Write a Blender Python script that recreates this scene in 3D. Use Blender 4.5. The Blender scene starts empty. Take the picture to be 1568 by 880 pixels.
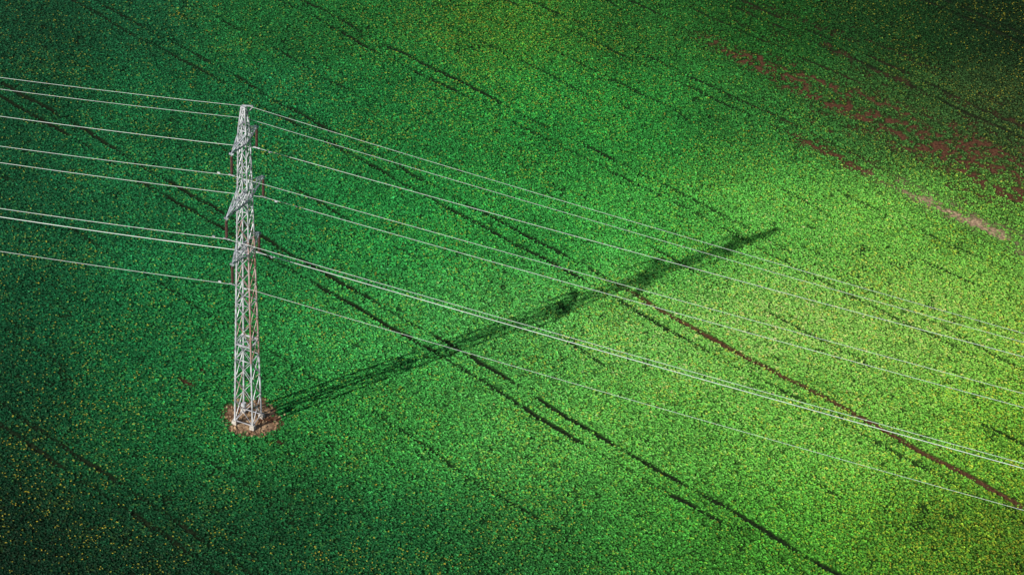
import bpy, bmesh, math, numpy as np, random
from mathutils import Vector, Matrix
rng=np.random.default_rng(7); random.seed(7)
sc=bpy.context.scene
sc.view_settings.view_transform='Standard'; sc.view_settings.look='None'; sc.view_settings.exposure=0
COL=bpy.context.collection

# ---------------------------------------------------------------- camera
cd=bpy.data.cameras.new('camera'); cam=bpy.data.objects.new('camera',cd); COL.objects.link(cam)
cam.matrix_world=Matrix.Translation((23.2,-158.79,137.02))@Matrix.Rotation(math.radians(53),4,'X')@Matrix.Rotation(math.radians(4.191),4,'Z')
cd.sensor_width=36; cd.lens=80.36; cd.clip_start=1; cd.clip_end=12000
sc.camera=cam

# ---------------------------------------------------------------- light
S=Vector((-50.3,-36.3,34)).normalized()
w=bpy.data.worlds.new('World'); sc.world=w; w.use_nodes=True
nt=w.node_tree; bg=nt.nodes['Background']; sky=nt.nodes.new('ShaderNodeTexSky'); sky.sky_type='NISHITA'
sky.sun_disc=False; sky.sun_elevation=math.asin(S.z); sky.sun_rotation=math.atan2(S.x,S.y)%(2*math.pi)
nt.links.new(sky.outputs[0],bg.inputs[0]); bg.inputs[1].default_value=0.055
sl=bpy.data.lights.new('sun','SUN'); so=bpy.data.objects.new('sun',sl); COL.objects.link(so)
sl.energy=5.0; sl.angle=math.radians(0.5); sl.color=(1,0.96,0.88)
so.rotation_euler=(-S).to_track_quat('-Z','Y').to_euler(); so.location=(-60,-45,60)

# ---------------------------------------------------------------- helpers
def vnoise(x,y,scale,seed,octs=3):
    r=np.random.default_rng(seed); out=0; amp=1; tot=0
    for o in range(octs):
        T=r.random((256,256)); s=scale/(2**o)
        fx=x/s+1000.3; fy=y/s+1000.7
        ix=np.floor(fx).astype(int); iy=np.floor(fy).astype(int); tx=fx-ix; ty=fy-iy
        tx=tx*tx*(3-2*tx); ty=ty*ty*(3-2*ty)
        a=T[ix%256,iy%256]; b=T[(ix+1)%256,iy%256]; c=T[ix%256,(iy+1)%256]; d=T[(ix+1)%256,(iy+1)%256]
        out=out+amp*((a*(1-tx)+b*tx)*(1-ty)+(c*(1-tx)+d*tx)*ty); tot+=amp; amp*=.55
    return out/tot
def sstep(a,b,v):
    t=np.clip((v-a)/(b-a),0,1); return t*t*(3-2*t)
def lin(c):
    c=np.asarray(c,float)/255.; return np.where(c<=.04045,c/12.92,((c+.055)/1.055)**2.4)

# field positions in metres; crop colour with sunlit patch and dark corners painted in
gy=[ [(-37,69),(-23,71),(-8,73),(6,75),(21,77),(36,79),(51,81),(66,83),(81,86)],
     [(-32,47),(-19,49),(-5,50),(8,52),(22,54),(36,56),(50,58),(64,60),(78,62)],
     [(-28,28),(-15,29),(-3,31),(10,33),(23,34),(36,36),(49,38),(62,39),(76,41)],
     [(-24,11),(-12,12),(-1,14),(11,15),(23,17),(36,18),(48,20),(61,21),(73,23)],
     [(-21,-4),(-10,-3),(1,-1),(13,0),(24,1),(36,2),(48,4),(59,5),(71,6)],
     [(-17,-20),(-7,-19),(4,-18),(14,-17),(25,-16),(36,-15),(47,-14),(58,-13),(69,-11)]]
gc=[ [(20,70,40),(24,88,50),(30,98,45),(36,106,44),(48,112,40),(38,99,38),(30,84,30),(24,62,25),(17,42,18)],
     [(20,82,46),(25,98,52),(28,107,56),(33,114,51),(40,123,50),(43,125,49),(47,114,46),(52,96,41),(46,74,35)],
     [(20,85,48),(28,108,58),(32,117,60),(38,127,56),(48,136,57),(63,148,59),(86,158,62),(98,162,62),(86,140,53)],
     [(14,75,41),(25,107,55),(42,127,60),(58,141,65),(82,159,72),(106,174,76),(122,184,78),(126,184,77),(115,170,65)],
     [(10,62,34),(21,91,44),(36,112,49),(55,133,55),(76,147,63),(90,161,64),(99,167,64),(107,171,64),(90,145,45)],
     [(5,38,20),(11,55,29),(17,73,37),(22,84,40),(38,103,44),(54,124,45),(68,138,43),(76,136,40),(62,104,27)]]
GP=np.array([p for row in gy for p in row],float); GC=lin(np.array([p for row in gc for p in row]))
def crop_light_col(x,y):  # blends crop hue together with the painted light and shade zones
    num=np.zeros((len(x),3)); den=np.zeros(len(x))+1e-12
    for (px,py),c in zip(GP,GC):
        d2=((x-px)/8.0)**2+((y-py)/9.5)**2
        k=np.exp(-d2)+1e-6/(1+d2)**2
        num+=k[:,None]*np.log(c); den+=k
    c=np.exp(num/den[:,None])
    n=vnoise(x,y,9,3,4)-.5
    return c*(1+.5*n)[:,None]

DX,DY=.788,-.616; NX,NY=.616,.788     # drilling direction / its normal
tram=[(-34,.5),(-14.9,.75),(0.0,.15),(20.1,.92),(39.2,.72),(56.6,.75),(76.4,.62),(95,.8),(113,.8)]
faint=[(8.5,.3),(29.5,.35),(47.5,.35),(66,.3),(70.5,.3),(-6.5,.25),(86,.4),(90,.4)]
def masks(x,y):
    """bare = probability of missing plants, tan = pale soil, red = red clay showing"""
    s=x*DX+y*DY; q=x*NX+y*NY
    wob=(vnoise(s,q*0+3,14,11,3)-.5)*1.0
    bare=np.zeros(len(x)); red=np.zeros(len(x))
    for i,(o,st) in enumerate(tram):
        for k,side in enumerate((-.95,.95)):
            dd=np.abs(q+wob-(o+side)+ (vnoise(s,q*0+i*7+k,2.2,21,3)-.5)*.35)
            mod=sstep(.28,.64,vnoise(s,q*0+i*13+k*5,4,31+i,4))
            ex=0
            if i==5: mod=mod*(1-.5*sstep(0,12,s))
            if i==4 and k==1:
                rz=sstep(8,16,s); mod=np.maximum(mod,rz*(.65+.35*mod)); ex=.06*rz; st=st+.15*rz
            wd=.13+.09*mod+ex
            b_=st*(.36+.64*mod)*(1-sstep(wd,wd+.14,dd))
            bare=np.maximum(bare,b_)
            if i==4 and k==1: red=np.maximum(red,rz*(1-sstep(.3,.5,dd)))
    for i,(o,st) in enumerate(faint):
        dd=np.abs(q+wob*1.3-o)
        mod=sstep(.4,.7,vnoise(s,q*0+i*17,6,51+i,3))
        bare=np.maximum(bare,st*2*mod*(1-sstep(.13,.32,dd)))
    # eroded red streaks, drawn out along the drilling direction
    st1=vnoise(s*.3,q,1.0,61,4); sp1=vnoise(x,y,.45,64,2)
    wq=1.9+.095*np.clip(s+8,0,40)
    e1=np.exp(-((q-86.0-(s-12)*.03)/wq)**2)*sstep(-20,-2,s)
    b1=sstep(.22,.62,st1+.14*e1-.04)*np.clip(e1*1.4,0,.9)*(.25+.75*sstep(.36,.6,sp1))
    e2=np.exp(-((q-75.7)/(1.6))**2)*sstep(2,12,s)
    b2=sstep(.3,.58,vnoise(s*.5,q,.8,62,3)+.05)*e2*.9*(.3+.7*sstep(.36,.6,sp1))
    e3=np.exp(-((q-95)/7.)**2)*sstep(-30,0,s)
    b3=sstep(.40,.66,vnoise(s*.25,q,.9,63,3))*e3*.75*(.25+.75*sstep(.38,.6,sp1))
    e4=np.exp(-((q-80.5)/3.8)**2)*sstep(-5,12,s)
    b4=sstep(.4,.68,vnoise(s*.3,q,.8,65,3))*e4*.65*(.3+.7*sstep(.38,.6,sp1))
    for b_ in (b1,b2,b3,b4): bare=np.maximum(bare,b_)
    red=np.maximum(red,np.clip(1.6*np.maximum(np.maximum(b1,b2),b4)+.6*b3,0,1))
    # scattered pinholes
    bare=np.maximum(bare,sstep(.7,.84,vnoise(x,y,.9,71,2))*.45)
    # plot around the pylon and small scars
    r=np.hypot(x-.35,y-.3)+(vnoise(x,y,1.0,81,3)-.5)*1.7
    bare=np.maximum(bare,(1-sstep(2.25,2.95,r))*.97)
    red=np.maximum(red,1-sstep(2.5,3.1,r))
    for px,py,a,b in ((-6.4,4.7,1.1,.4),(3.2,-2.8,.6,.35),(-5.2,6.6,.4,.3)):
        ds=((x-px)*DX+(y-py)*DY)/a; dq=((x-px)*NX+(y-py)*NY)/b
        e_=np.exp(-(ds**2+dq**2)); bare=np.maximum(bare,e_*.95); red=np.maximum(red,e_*.7)
    tan=np.exp(-((q-75.7)/2.)**2)*sstep(16,26,s)
    tan=np.maximum(tan,(1-sstep(1.8,2.9,r))*sstep(.25,.6,vnoise(x,y,.9,83,3))*.8)
    return bare,tan,red

# ---------------------------------------------------------------- materials
def newmat(n):
    m=bpy.data.materials.new(n); m.use_nodes=True; m.node_tree.nodes.clear(); return m,m.node_tree
def N(t,k,**kw):
    n=t.nodes.new(k)
    for a,b in kw.items(): setattr(n,a,b)
    return n
def leafmat(name):
    m,t=newmat(name)
    at=N(t,'ShaderNodeAttribute',attribute_type='INSTANCER',attribute_name='crop_light_tint')
    df=N(t,'ShaderNodeBsdfDiffuse'); tr=N(t,'ShaderNodeBsdfTranslucent'); mx=N(t,'ShaderNodeMixShader'); mx.inputs[0].default_value=.2
    t.links.new(at.outputs['Color'],df.inputs[0]); t.links.new(at.outputs['Color'],tr.inputs[0])
    t.links.new(df.outputs[0],mx.inputs[1]); t.links.new(tr.outputs[0],mx.inputs[2])
    gl=N(t,'ShaderNodeBsdfGlossy'); gl.inputs['Roughness'].default_value=.5; gl.inputs[0].default_value=(.8,.9,.7,1)
    m2=N(t,'ShaderNodeMixShader'); m2.inputs[0].default_value=.02
    t.links.new(mx.outputs[0],m2.inputs[1]); t.links.new(gl.outputs[0],m2.inputs[2])
    o=N(t,'ShaderNodeOutputMaterial'); t.links.new(m2.outputs[0],o.inputs[0]); return m
M_leaf=leafmat('crop_leaf')
def simple(name,c1,c2,scale,rough=.7,metal=0.,bump=0.,detail=6):
    m,t=newmat(name); tc=N(t,'ShaderNodeTexCoord'); nz=N(t,'ShaderNodeTexNoise'); nz.inputs['Scale'].default_value=scale; nz.inputs['Detail'].default_value=detail
    t.links.new(tc.outputs['Object'],nz.inputs['Vector'])
    cr=N(t,'ShaderNodeValToRGB'); cr.color_ramp.elements[0].position=.35; cr.color_ramp.elements[1].position=.65
    cr.color_ramp.elements[0].color=(*c1,1); cr.color_ramp.elements[1].color=(*c2,1); t.links.new(nz.outputs['Fac'],cr.inputs[0])
    b=N(t,'ShaderNodeBsdfPrincipled'); b.inputs['Roughness'].default_value=rough; b.inputs['Metallic'].default_value=metal
    t.links.new(cr.outputs[0],b.inputs['Base Color'])
    if bump:
        bp=N(t,'ShaderNodeBump'); bp.inputs['Distance'].default_value=bump; t.links.new(nz.outputs['Fac'],bp.inputs['Height']); t.links.new(bp.outputs[0],b.inputs['Normal'])
    o=N(t,'ShaderNodeOutputMaterial'); t.links.new(b.outputs[0],o.inputs[0]); return m
M_flower=simple('yellow_petal',(.55,.45,.02),(.7,.58,.05),8)
M_steel=simple('galvanised_steel',(.26,.27,.30),(.70,.71,.76),1.7,.5,.1)
M_arm=simple('crossarm_steel',(.18,.2,.23),(.62,.66,.72),2.6,.45,.15)
M_rust=simple('weathered_steel',(.30,.14,.11),(.58,.46,.46),.9,.6,.1)
M_wire=simple('aluminium_conductor',(.64,.72,.69),(.78,.84,.81),.3,.45,.1)
M_ins=simple('brown_porcelain',(.05,.025,.02),(.12,.06,.05),6,.25)
M_conc=simple('concrete',(.42,.38,.34),(.66,.62,.56),5,.9,0,.02)
M_stone=simple('rubble_stone',(.11,.055,.028),(.5,.34,.19),2.2,.9,0,.02)

# ground material
m,t=newmat('field_soil'); M_ground=m
geo=N(t,'ShaderNodeNewGeometry')
at=N(t,'ShaderNodeAttribute',attribute_name='under_crop'); as_=N(t,'ShaderNodeAttribute',attribute_name='soil')
n1=N(t,'ShaderNodeTexNoise'); n1.inputs['Scale'].default_value=3.5; n1.inputs['Detail'].default_value=8; t.links.new(geo.outputs['Position'],n1.inputs['Vector'])
mr=N(t,'ShaderNodeMapRange'); mr.inputs['From Min'].default_value=.3; mr.inputs['From Max'].default_value=.7; mr.inputs['To Min'].default_value=.4; mr.inputs['To Max'].default_value=1.55
t.links.new(n1.outputs['Fac'],mr.inputs['Value'])
v1=N(t,'ShaderNodeVectorMath',operation='SCALE'); t.links.new(at.outputs['Color'],v1.inputs[0]); t.links.new(mr.outputs[0],v1.inputs['Scale'])
v2=N(t,'ShaderNodeVectorMath',operation='SCALE'); t.links.new(as_.outputs['Color'],v2.inputs[0]); t.links.new(mr.outputs[0],v2.inputs['Scale'])
mx=N(t,'ShaderNodeMix',data_type='RGBA'); t.links.new(as_.outputs['Alpha'],mx.inputs[0]); t.links.new(v1.outputs[0],mx.inputs[6]); t.links.new(v2.outputs[0],mx.inputs[7])
b=N(t,'ShaderNodeBsdfPrincipled'); b.inputs['Roughness'].default_value=.95; b.inputs['Specular IOR Level'].default_value=.1
t.links.new(mx.outputs[2],b.inputs['Base Color'])
bp=N(t,'ShaderNodeBump'); bp.inputs['Distance'].default_value=.14; t.links.new(n1.outputs['Fac'],bp.inputs['Height']); t.links.new(bp.outputs[0],b.inputs['Normal'])
o=N(t,'ShaderNodeOutputMaterial'); t.links.new(b.outputs[0],o.inputs[0])

# ---------------------------------------------------------------- ground sheet
def axis(a,b,step,far):
    core=np.arange(a,b+step/2,step)
    v=step; p=b; hi=[]
    while p<far: v*=1.35; p+=v; hi.append(p)
    v=step; p=a; lo=[]
    while p>-far: v*=1.35; p-=v; lo.append(p)
    return np.array(lo[::-1]+list(core)+hi)
X=axis(-55,100,.25,5000); Y=axis(-36,104,.25,5000)
gx,gyy=np.meshgrid(X,Y); fx=gx.ravel(); fy=gyy.ravel()
rr=np.hypot(fx-25,fy-25)
fz=(vnoise(fx,fy,260,91,3)-.5)*24*sstep(160,700,rr)+ (vnoise(fx,fy,2.2,92,2)-.5)*.05
nx,ny=len(X),len(Y)
I=np.arange(nx*ny).reshape(ny,nx)
F=np.stack([I[:-1,:-1],I[:-1,1:],I[1:,1:],I[1:,:-1]],-1).reshape(-1,4)
me=bpy.data.meshes.new('ground'); me.vertices.add(nx*ny); me.vertices.foreach_set('co',np.stack([fx,fy,fz],1).astype(np.float32).ravel())
me.loops.add(len(F)*4); me.loops.foreach_set('vertex_index',F.astype(np.int32).ravel()); me.polygons.add(len(F)); me.polygons.foreach_set('loop_start',np.arange(0,len(F)*4,4,dtype=np.int32)); me.update()
cc=crop_light_col(fx,fy); bare,tan,redm=masks(fx,fy)
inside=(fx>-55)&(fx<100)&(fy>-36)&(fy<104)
under=cc*np.where(inside,.55,.95)[:,None]  # ground below takes the same painted bright and dark zones
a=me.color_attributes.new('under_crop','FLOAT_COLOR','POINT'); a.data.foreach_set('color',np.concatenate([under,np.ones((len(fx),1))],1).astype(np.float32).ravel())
red=np.array([.125,.054,.030]); pale=np.array([.46,.32,.20]); drk=np.array([.014,.022,.009])
soil=drk+(red-drk)*redm[:,None]; soil=soil+(pale-soil)*tan[:,None]
sa=np.clip(bare*1.3,0,1)*(rr<180)
a=me.color_attributes.new('soil','FLOAT_COLOR','POINT'); a.data.foreach_set('color',np.concatenate([soil,sa[:,None]],1).astype(np.float32).ravel())
me.polygons.foreach_set('use_smooth',np.ones(len(F),bool))
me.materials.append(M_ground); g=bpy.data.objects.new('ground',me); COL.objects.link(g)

# ---------------------------------------------------------------- crop plants
pc=bpy.data.collections.new('crop_plant_kinds')
def plant(i,flower=False):
    bm=bmesh.new(); r=random.Random(100+i)
    n=7
    for k in range(n):
        az=k*2.4+r.uniform(-.4,.4); el=r.uniform(.2,1.05); L=r.uniform(.09,.15); wd=r.uniform(.042,.06)
        d=Vector((math.cos(az)*math.cos(el),math.sin(az)*math.cos(el),math.sin(el)))
        s=Vector((-math.sin(az),math.cos(az),0)); st=Vector((0,0,r.uniform(.02,.09)))+d*.02
        mid=st+d*L*.6+Vector((0,0,.01)); tip=st+d*L+Vector((math.cos(az)*.03,math.sin(az)*.03,-.03))
        v=[bm.verts.new(p) for p in (st,mid-s*wd,tip,mid+s*wd)]
        bm.faces.new((v[0],v[1],v[2])); bm.faces.new((v[0],v[2],v[3]))
    if flower:
        for k in range(3):
            az=r.uniform(0,6.3); p=Vector((math.cos(az)*.05,math.sin(az)*.05,.17+r.uniform(0,.05))); q=.036
            vs=[bm.verts.new(p+Vector((math.cos(j*1.047)*q,math.sin(j*1.047)*q,.01*(j%2)))) for j in range(6)]
            f=bm.faces.new(vs); f.material_index=1
    me=bpy.data.meshes.new('crop_plant'); bm.to_mesh(me); bm.free(); me.materials.append(M_leaf); me.materials.append(M_flower)
    ob=bpy.data.objects.new('crop_plant_%d'%i,me); pc.objects.link(ob)
for i in range(5): plant(i,i==4)

sp=.162
U,V=np.meshgrid(np.arange(-95,100,sp),np.arange(-50,130,sp)); U=U.ravel(); V=V.ravel()
x=U*DX+V*NX; y=U*DY+V*NY
def side(ax,ay,bx,by): return ((bx-ax)*(y-ay)-(by-ay)*(x-ax))/math.hypot(bx-ax,by-ay)
poly=[(-18,-22),(69,-13),(83,89),(-39,71)]
ok=np.ones(len(x),bool)
for i in range(4):
    A=poly[i]; B=poly[(i+1)%4]; ok&=side(*A,*B)>-8
x=x[ok]; y=y[ok]
x=x+rng.uniform(-.5,.5,len(x))*sp*1.25; y=y+rng.uniform(-.5,.5,len(y))*sp*1.25
bare,tan,redm=masks(x,y)
keep=rng.random(len(x))>np.clip(bare*1.12,0,.99)
x=x[keep]; y=y[keep]; bare=bare[keep]
n=len(x)
col=crop_light_col(x,y)*np.array([2.4,2.15,2.5])  # plant colour includes the painted sunlit area and corner darkening
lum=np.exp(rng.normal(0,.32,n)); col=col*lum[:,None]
yl=rng.random(n); ymap=.07+.2*np.exp(-((x-20)/15)**2-((y-70)/12)**2)+.24*np.exp(-((x-66)/14)**2-((y+9)/9)**2)+.12*sstep(.5,.68,vnoise(x,y,7,44,3))
yel=yl<ymap
col[yel]=col[yel]*np.array([1.9,1.2,.9])+np.array([.035,.03,.004])
dk=rng.random(n)<.13; col[dk]*=.4
scl=np.exp(rng.normal(0,.2,n))*.81*(1-.3*bare)
idx=rng.integers(0,4,n); idx[(rng.random(n)<ymap*.38)]=4
me=bpy.data.meshes.new('crop_field'); me.vertices.add(n)
me.vertices.foreach_set('co',np.stack([x,y,np.zeros(n)],1).astype(np.float32).ravel())
a=me.attributes.new('crop_light_tint','FLOAT_COLOR','POINT'); a.data.foreach_set('color',np.concatenate([np.clip(col,0,.9),np.ones((n,1))],1).astype(np.float32).ravel())
for nm,ar in (('plant_size',scl),('heading',rng.uniform(0,6.283,n))):
    a=me.attributes.new(nm,'FLOAT','POINT'); a.data.foreach_set('value',ar.astype(np.float32))
a=me.attributes.new('kind','INT','POINT'); a.data.foreach_set('value',idx.astype(np.int32))
cf=bpy.data.objects.new('crop_field',me); COL.objects.link(cf)
ng=bpy.data.node_groups.new('plant_crop','GeometryNodeTree')
ng.interface.new_socket('Geometry',in_out='INPUT',socket_type='NodeSocketGeometry'); ng.interface.new_socket('Geometry',in_out='OUTPUT',socket_type='NodeSocketGeometry')
gi=ng.nodes.new('NodeGroupInput'); go=ng.nodes.new('NodeGroupOutput'); ip=ng.nodes.new('GeometryNodeInstanceOnPoints'); ci=ng.nodes.new('GeometryNodeCollectionInfo')
ci.inputs['Collection'].default_value=pc; ci.inputs['Separate Children'].default_value=True; ci.inputs['Reset Children'].default_value=True
def na(nm,dt):
    k=ng.nodes.new('GeometryNodeInputNamedAttribute'); k.data_type=dt; k.inputs['Name'].default_value=nm
    return [o for o in k.outputs if o.enabled and o.name=='Attribute'][0]
cx=ng.nodes.new('ShaderNodeCombineXYZ'); ng.links.new(na('heading','FLOAT'),cx.inputs['Z'])
e2r=ng.nodes.new('FunctionNodeEulerToRotation'); ng.links.new(cx.outputs[0],e2r.inputs[0])
ng.links.new(gi.outputs[0],ip.inputs['Points']); ng.links.new(ci.outputs[0],ip.inputs['Instance']); ip.inputs['Pick Instance'].default_value=True
ng.links.new(na('kind','INT'),ip.inputs['Instance Index']); ng.links.new(e2r.outputs[0],ip.inputs['Rotation']); ng.links.new(na('plant_size','FLOAT'),ip.inputs['Scale'])
ng.links.new(ip.outputs[0],go.inputs[0])
md=cf.modifiers.new('plants','NODES'); md.node_group=ng

# ---------------------------------------------------------------- pylon
pyl=bpy.data.objects.new('electricity_pylon',None); COL.objects.link(pyl); pyl.rotation_euler=(0,0,math.radians(-19))
def beam(bm,p,q,wd,mi=0):
    p=Vector(p); q=Vector(q); d=(q-p); L=d.length
    if L<1e-4: return
    d.normalize(); up=Vector((0,0,1)) if abs(d.z)<.9 else Vector((1,0,0))
    s=d.cross(up).normalized(); u=s.cross(d).normalized(); h=wd/2
    vs=[]
    for P in (p,q):
        for a_,b_ in ((-1,-1),(1,-1),(1,1),(-1,1)): vs.append(bm.verts.new(P+s*h*a_+u*h*b_))
    for f in ((0,1,2,3),(7,6,5,4),(0,4,5,1),(1,5,6,2),(2,6,7,3),(3,7,4,0)):
        fc=bm.faces.new([vs[i] for i in f]); fc.material_index=mi
def fin(bm,name,mats,par=pyl):
    bmesh.ops.recalc_face_normals(bm,faces=bm.faces)
    me=bpy.data.meshes.new(name); bm.to_mesh(me); bm.free()
    for m_ in mats: me.materials.append(m_)
    o_=bpy.data.objects.new(name,me); COL.objects.link(o_); o_.parent=par; return o_
def W(z):
    if z<=31.8: return 1.80-(1.08/31.8)*z
    return .72-(.42/2.2)*(z-31.8)
def cor(z,i):
    h=W(z)/2; return Vector(((-h,-h),(h,-h),(h,h),(-h,h))[i]).to_3d()+Vector((0,0,z))
bm=bmesh.new()
zs=[.35]
while zs[-1]<31.2: zs.append(zs[-1]+max(1.3,W(zs[-1])*1.4))
zs[-1]=31.8; zs+= [32.9,34.0]
for k in range(len(zs)-1):
    a_,b_=zs[k],zs[k+1]
    for i in range(4):
        j=(i+1)%4
        mi=1 if (6<a_<20 and i in (1,2)) else 0
        beam(bm,cor(a_,i),cor(b_,i),.13 if a_<20 else .10,mi)
        beam(bm,cor(a_,i),cor(b_,j),.050,mi); beam(bm,cor(a_,j),cor(b_,i),.050,1 if (k%3==1 and a_<22) else mi)
        if k%3==0: beam(bm,cor(a_,i),cor(a_,j),.065)
for i in range(4): beam(bm,cor(34,i),cor(34,(i+1)%4),.08)
for z in (9.2,19.4,24.8,30.6):
    for i in range(4): beam(bm,cor(z,i),cor(z,(i+1)%4),.12)
    beam(bm,cor(z,0),cor(z,2),.07); beam(bm,cor(z,1),cor(z,3),.07)
z=3.
while z<31:
    c=cor(z,0); beam(bm,c,c+Vector((-.16,-.02,0)),.025); z+=.45
fin(bm,'lattice_body',[M_steel,M_rust])
def arm(name,z,L,up):
    bm=bmesh.new(); h=W(z)/2; h2=W(z+up)/2
    for sg in (-1,1):
        tip=Vector((0,sg*L,z+.05)); B=[Vector((sx*h,sg*h,z)) for sx in (-1,1)]; T=[Vector((sx*h2,sg*h2,z+up)) for sx in (-1,1)]
        for P in B: beam(bm,P,tip,.10)
        for P in T: beam(bm,P,tip+Vector((0,0,.1)),.08)
        n_=2 if L<3 else 3
        for k in range(n_):
            f=k/n_; f2=(k+1)/n_
            b0=[P.lerp(tip,f) for P in B]; b1=[P.lerp(tip,f2) for P in B]; t0=[P.lerp(tip,f) for P in T]; t1=[P.lerp(tip,f2) for P in T]
            beam(bm,b0[0],b0[1],.06)
            if k<n_-1:
                beam(bm,b0[k%2],b1[1-k%2],.045); beam(bm,t1[0],t1[1],.045)
            for sdx in (0,1):
                if k>0: beam(bm,b0[sdx],t0[sdx],.045)
                if k<n_-1: beam(bm,t0[sdx],b1[sdx],.045)
        beam(bm,tip+Vector((-.2,0,0)),tip+Vector((.2,0,0)),.13); beam(bm,tip,tip+Vector((0,0,-.25)),.06)
    fin(bm,name,[M_arm])
arms=[('crossarm_upper',30.6,2.3,.9),('crossarm_middle',24.8,3.45,1.15),('crossarm_lower',19.4,2.55,1.0)]
for a_ in arms: arm(*a_)
bm=bmesh.new(); beam(bm,(-.15,0,34.05),(.75,.25,34.1),.09); beam(bm,(.14,.1,33.2),(.75,.25,34.05),.06)
beam(bm,(0,-.75,32.6),(0,.85,32.6),.08); beam(bm,(0,.2,33.3),(0,.85,32.65),.05); beam(bm,(0,-.2,33.3),(0,-.75,32.65),.05)
fin(bm,'earth_wire_bracket',[M_steel])
def lathe(bm,c,prof,seg=10):
    rings=[[bm.verts.new((c[0]+r_*math.cos(t_*2*math.pi/seg),c[1]+r_*math.sin(t_*2*math.pi/seg),c[2]+z_)) for t_ in range(seg)] for r_,z_ in prof]
    for A_,B_ in zip(rings,rings[1:]):
        for i in range(seg): bm.faces.new((A_[i],A_[(i+1)%seg],B_[(i+1)%seg],B_[i]))
bm=bmesh.new(); att=[]
for (nm,z,L,up) in arms:
    for sg in (-1,1):
        top=z-.15; prof=[(.03,0)]
        zz=0
        for k in range(11): prof+=[(.04,zz-.02),(.14,zz-.09),(.13,zz-.12),(.04,zz-.13)]; zz-=.16
        prof+=[(.03,zz-.15),(.0,zz-.16)]
        lathe(bm,(0,sg*L,top),prof); att.append((0,sg*L,top+zz-.16))
fin(bm,'insulator_strings',[M_ins])
bm=bmesh.new()
for (ax,ay,az) in att:
    beam(bm,(-.3,ay,az),(.3,ay,az),.08)
    for sx in (-1,1): beam(bm,(sx*1.1,ay,az-.12),(sx*1.35,ay,az-.12),.09)
fin(bm,'suspension_clamps',[M_steel])
bm=bmesh.new()
for i in range(4):
    c=cor(0,i)
    bmesh.ops.create_cone(bm,cap_ends=True,segments=4,radius1=.36,radius2=.28,depth=.5,matrix=Matrix.Translation((c.x,c.y,.15))@Matrix.Rotation(math.pi/4,4,'Z'))
bmesh.ops.bevel(bm,geom=bm.edges[:],offset=.02,segments=1)
fin(bm,'concrete_footings',[M_conc])
bm=bmesh.new(); beam(bm,(.05,-W(2.6)/2-.09,2.45),(.05,-W(2.6)/2-.09,2.8),.35)
fin(bm,'warning_plate',[M_steel])

# rubble round the base
bm=bmesh.new()
for k in range(300):
    a_=random.uniform(0,6.283); r_=2.9*random.random()**.6; r_=max(r_,.3)
    sz=random.choice([.05,.06,.08,.1,.13,.17])*random.uniform(.7,1.3)
    st=bmesh.ops.create_icosphere(bm,subdivisions=1,radius=sz,matrix=Matrix.Translation((.4+r_*math.cos(a_)*random.uniform(.8,1.1),.3+r_*math.sin(a_),sz*.3)))
    sq=random.uniform(.4,.8)
    for v in st['verts']:
        v.co+=Vector([random.uniform(-.25,.25)*sz for _ in range(3)]); v.co.z*=sq
fin(bm,'rubble',[M_stone],None)

# ---------------------------------------------------------------- conductors
dl=math.radians(-16); D2=Vector((math.cos(dl),math.sin(dl),0)); R=Matrix.Rotation(math.radians(-19),3,'Z')
def wire(p,rad,sr=.068,slf=.145):
    p=R@Vector(p)
    cu=bpy.data.curves.new('power_line','CURVE'); cu.dimensions='3D'; cu.bevel_depth=rad; cu.bevel_resolution=1
    pts=[]
    for sdist in list(range(-250,0,5))+list(range(0,301,5)):
        if sdist<0: u_=-sdist; z_=p.z-slf*u_+slf/250*u_*u_
        else: u_=sdist; z_=p.z-sr*u_+sr/300*u_*u_
        q_=p+D2*sdist; pts.append((q_.x,q_.y,z_,1))
    s_=cu.splines.new('POLY'); s_.points.add(len(pts)-1); s_.points.foreach_set('co',np.array(pts,np.float32).ravel())
    o_=bpy.data.objects.new('power_line',cu); COL.objects.link(o_); cu.materials.append(M_wire)
wire((.55,.2,34.0),.013,.078)
wire((0,.55,32.5),.013,.070)
for k,(ax,ay,az) in enumerate(att):
    wire((ax,ay,az-.02),(.015,.018,.019,.018,.015,.031)[k],.044)
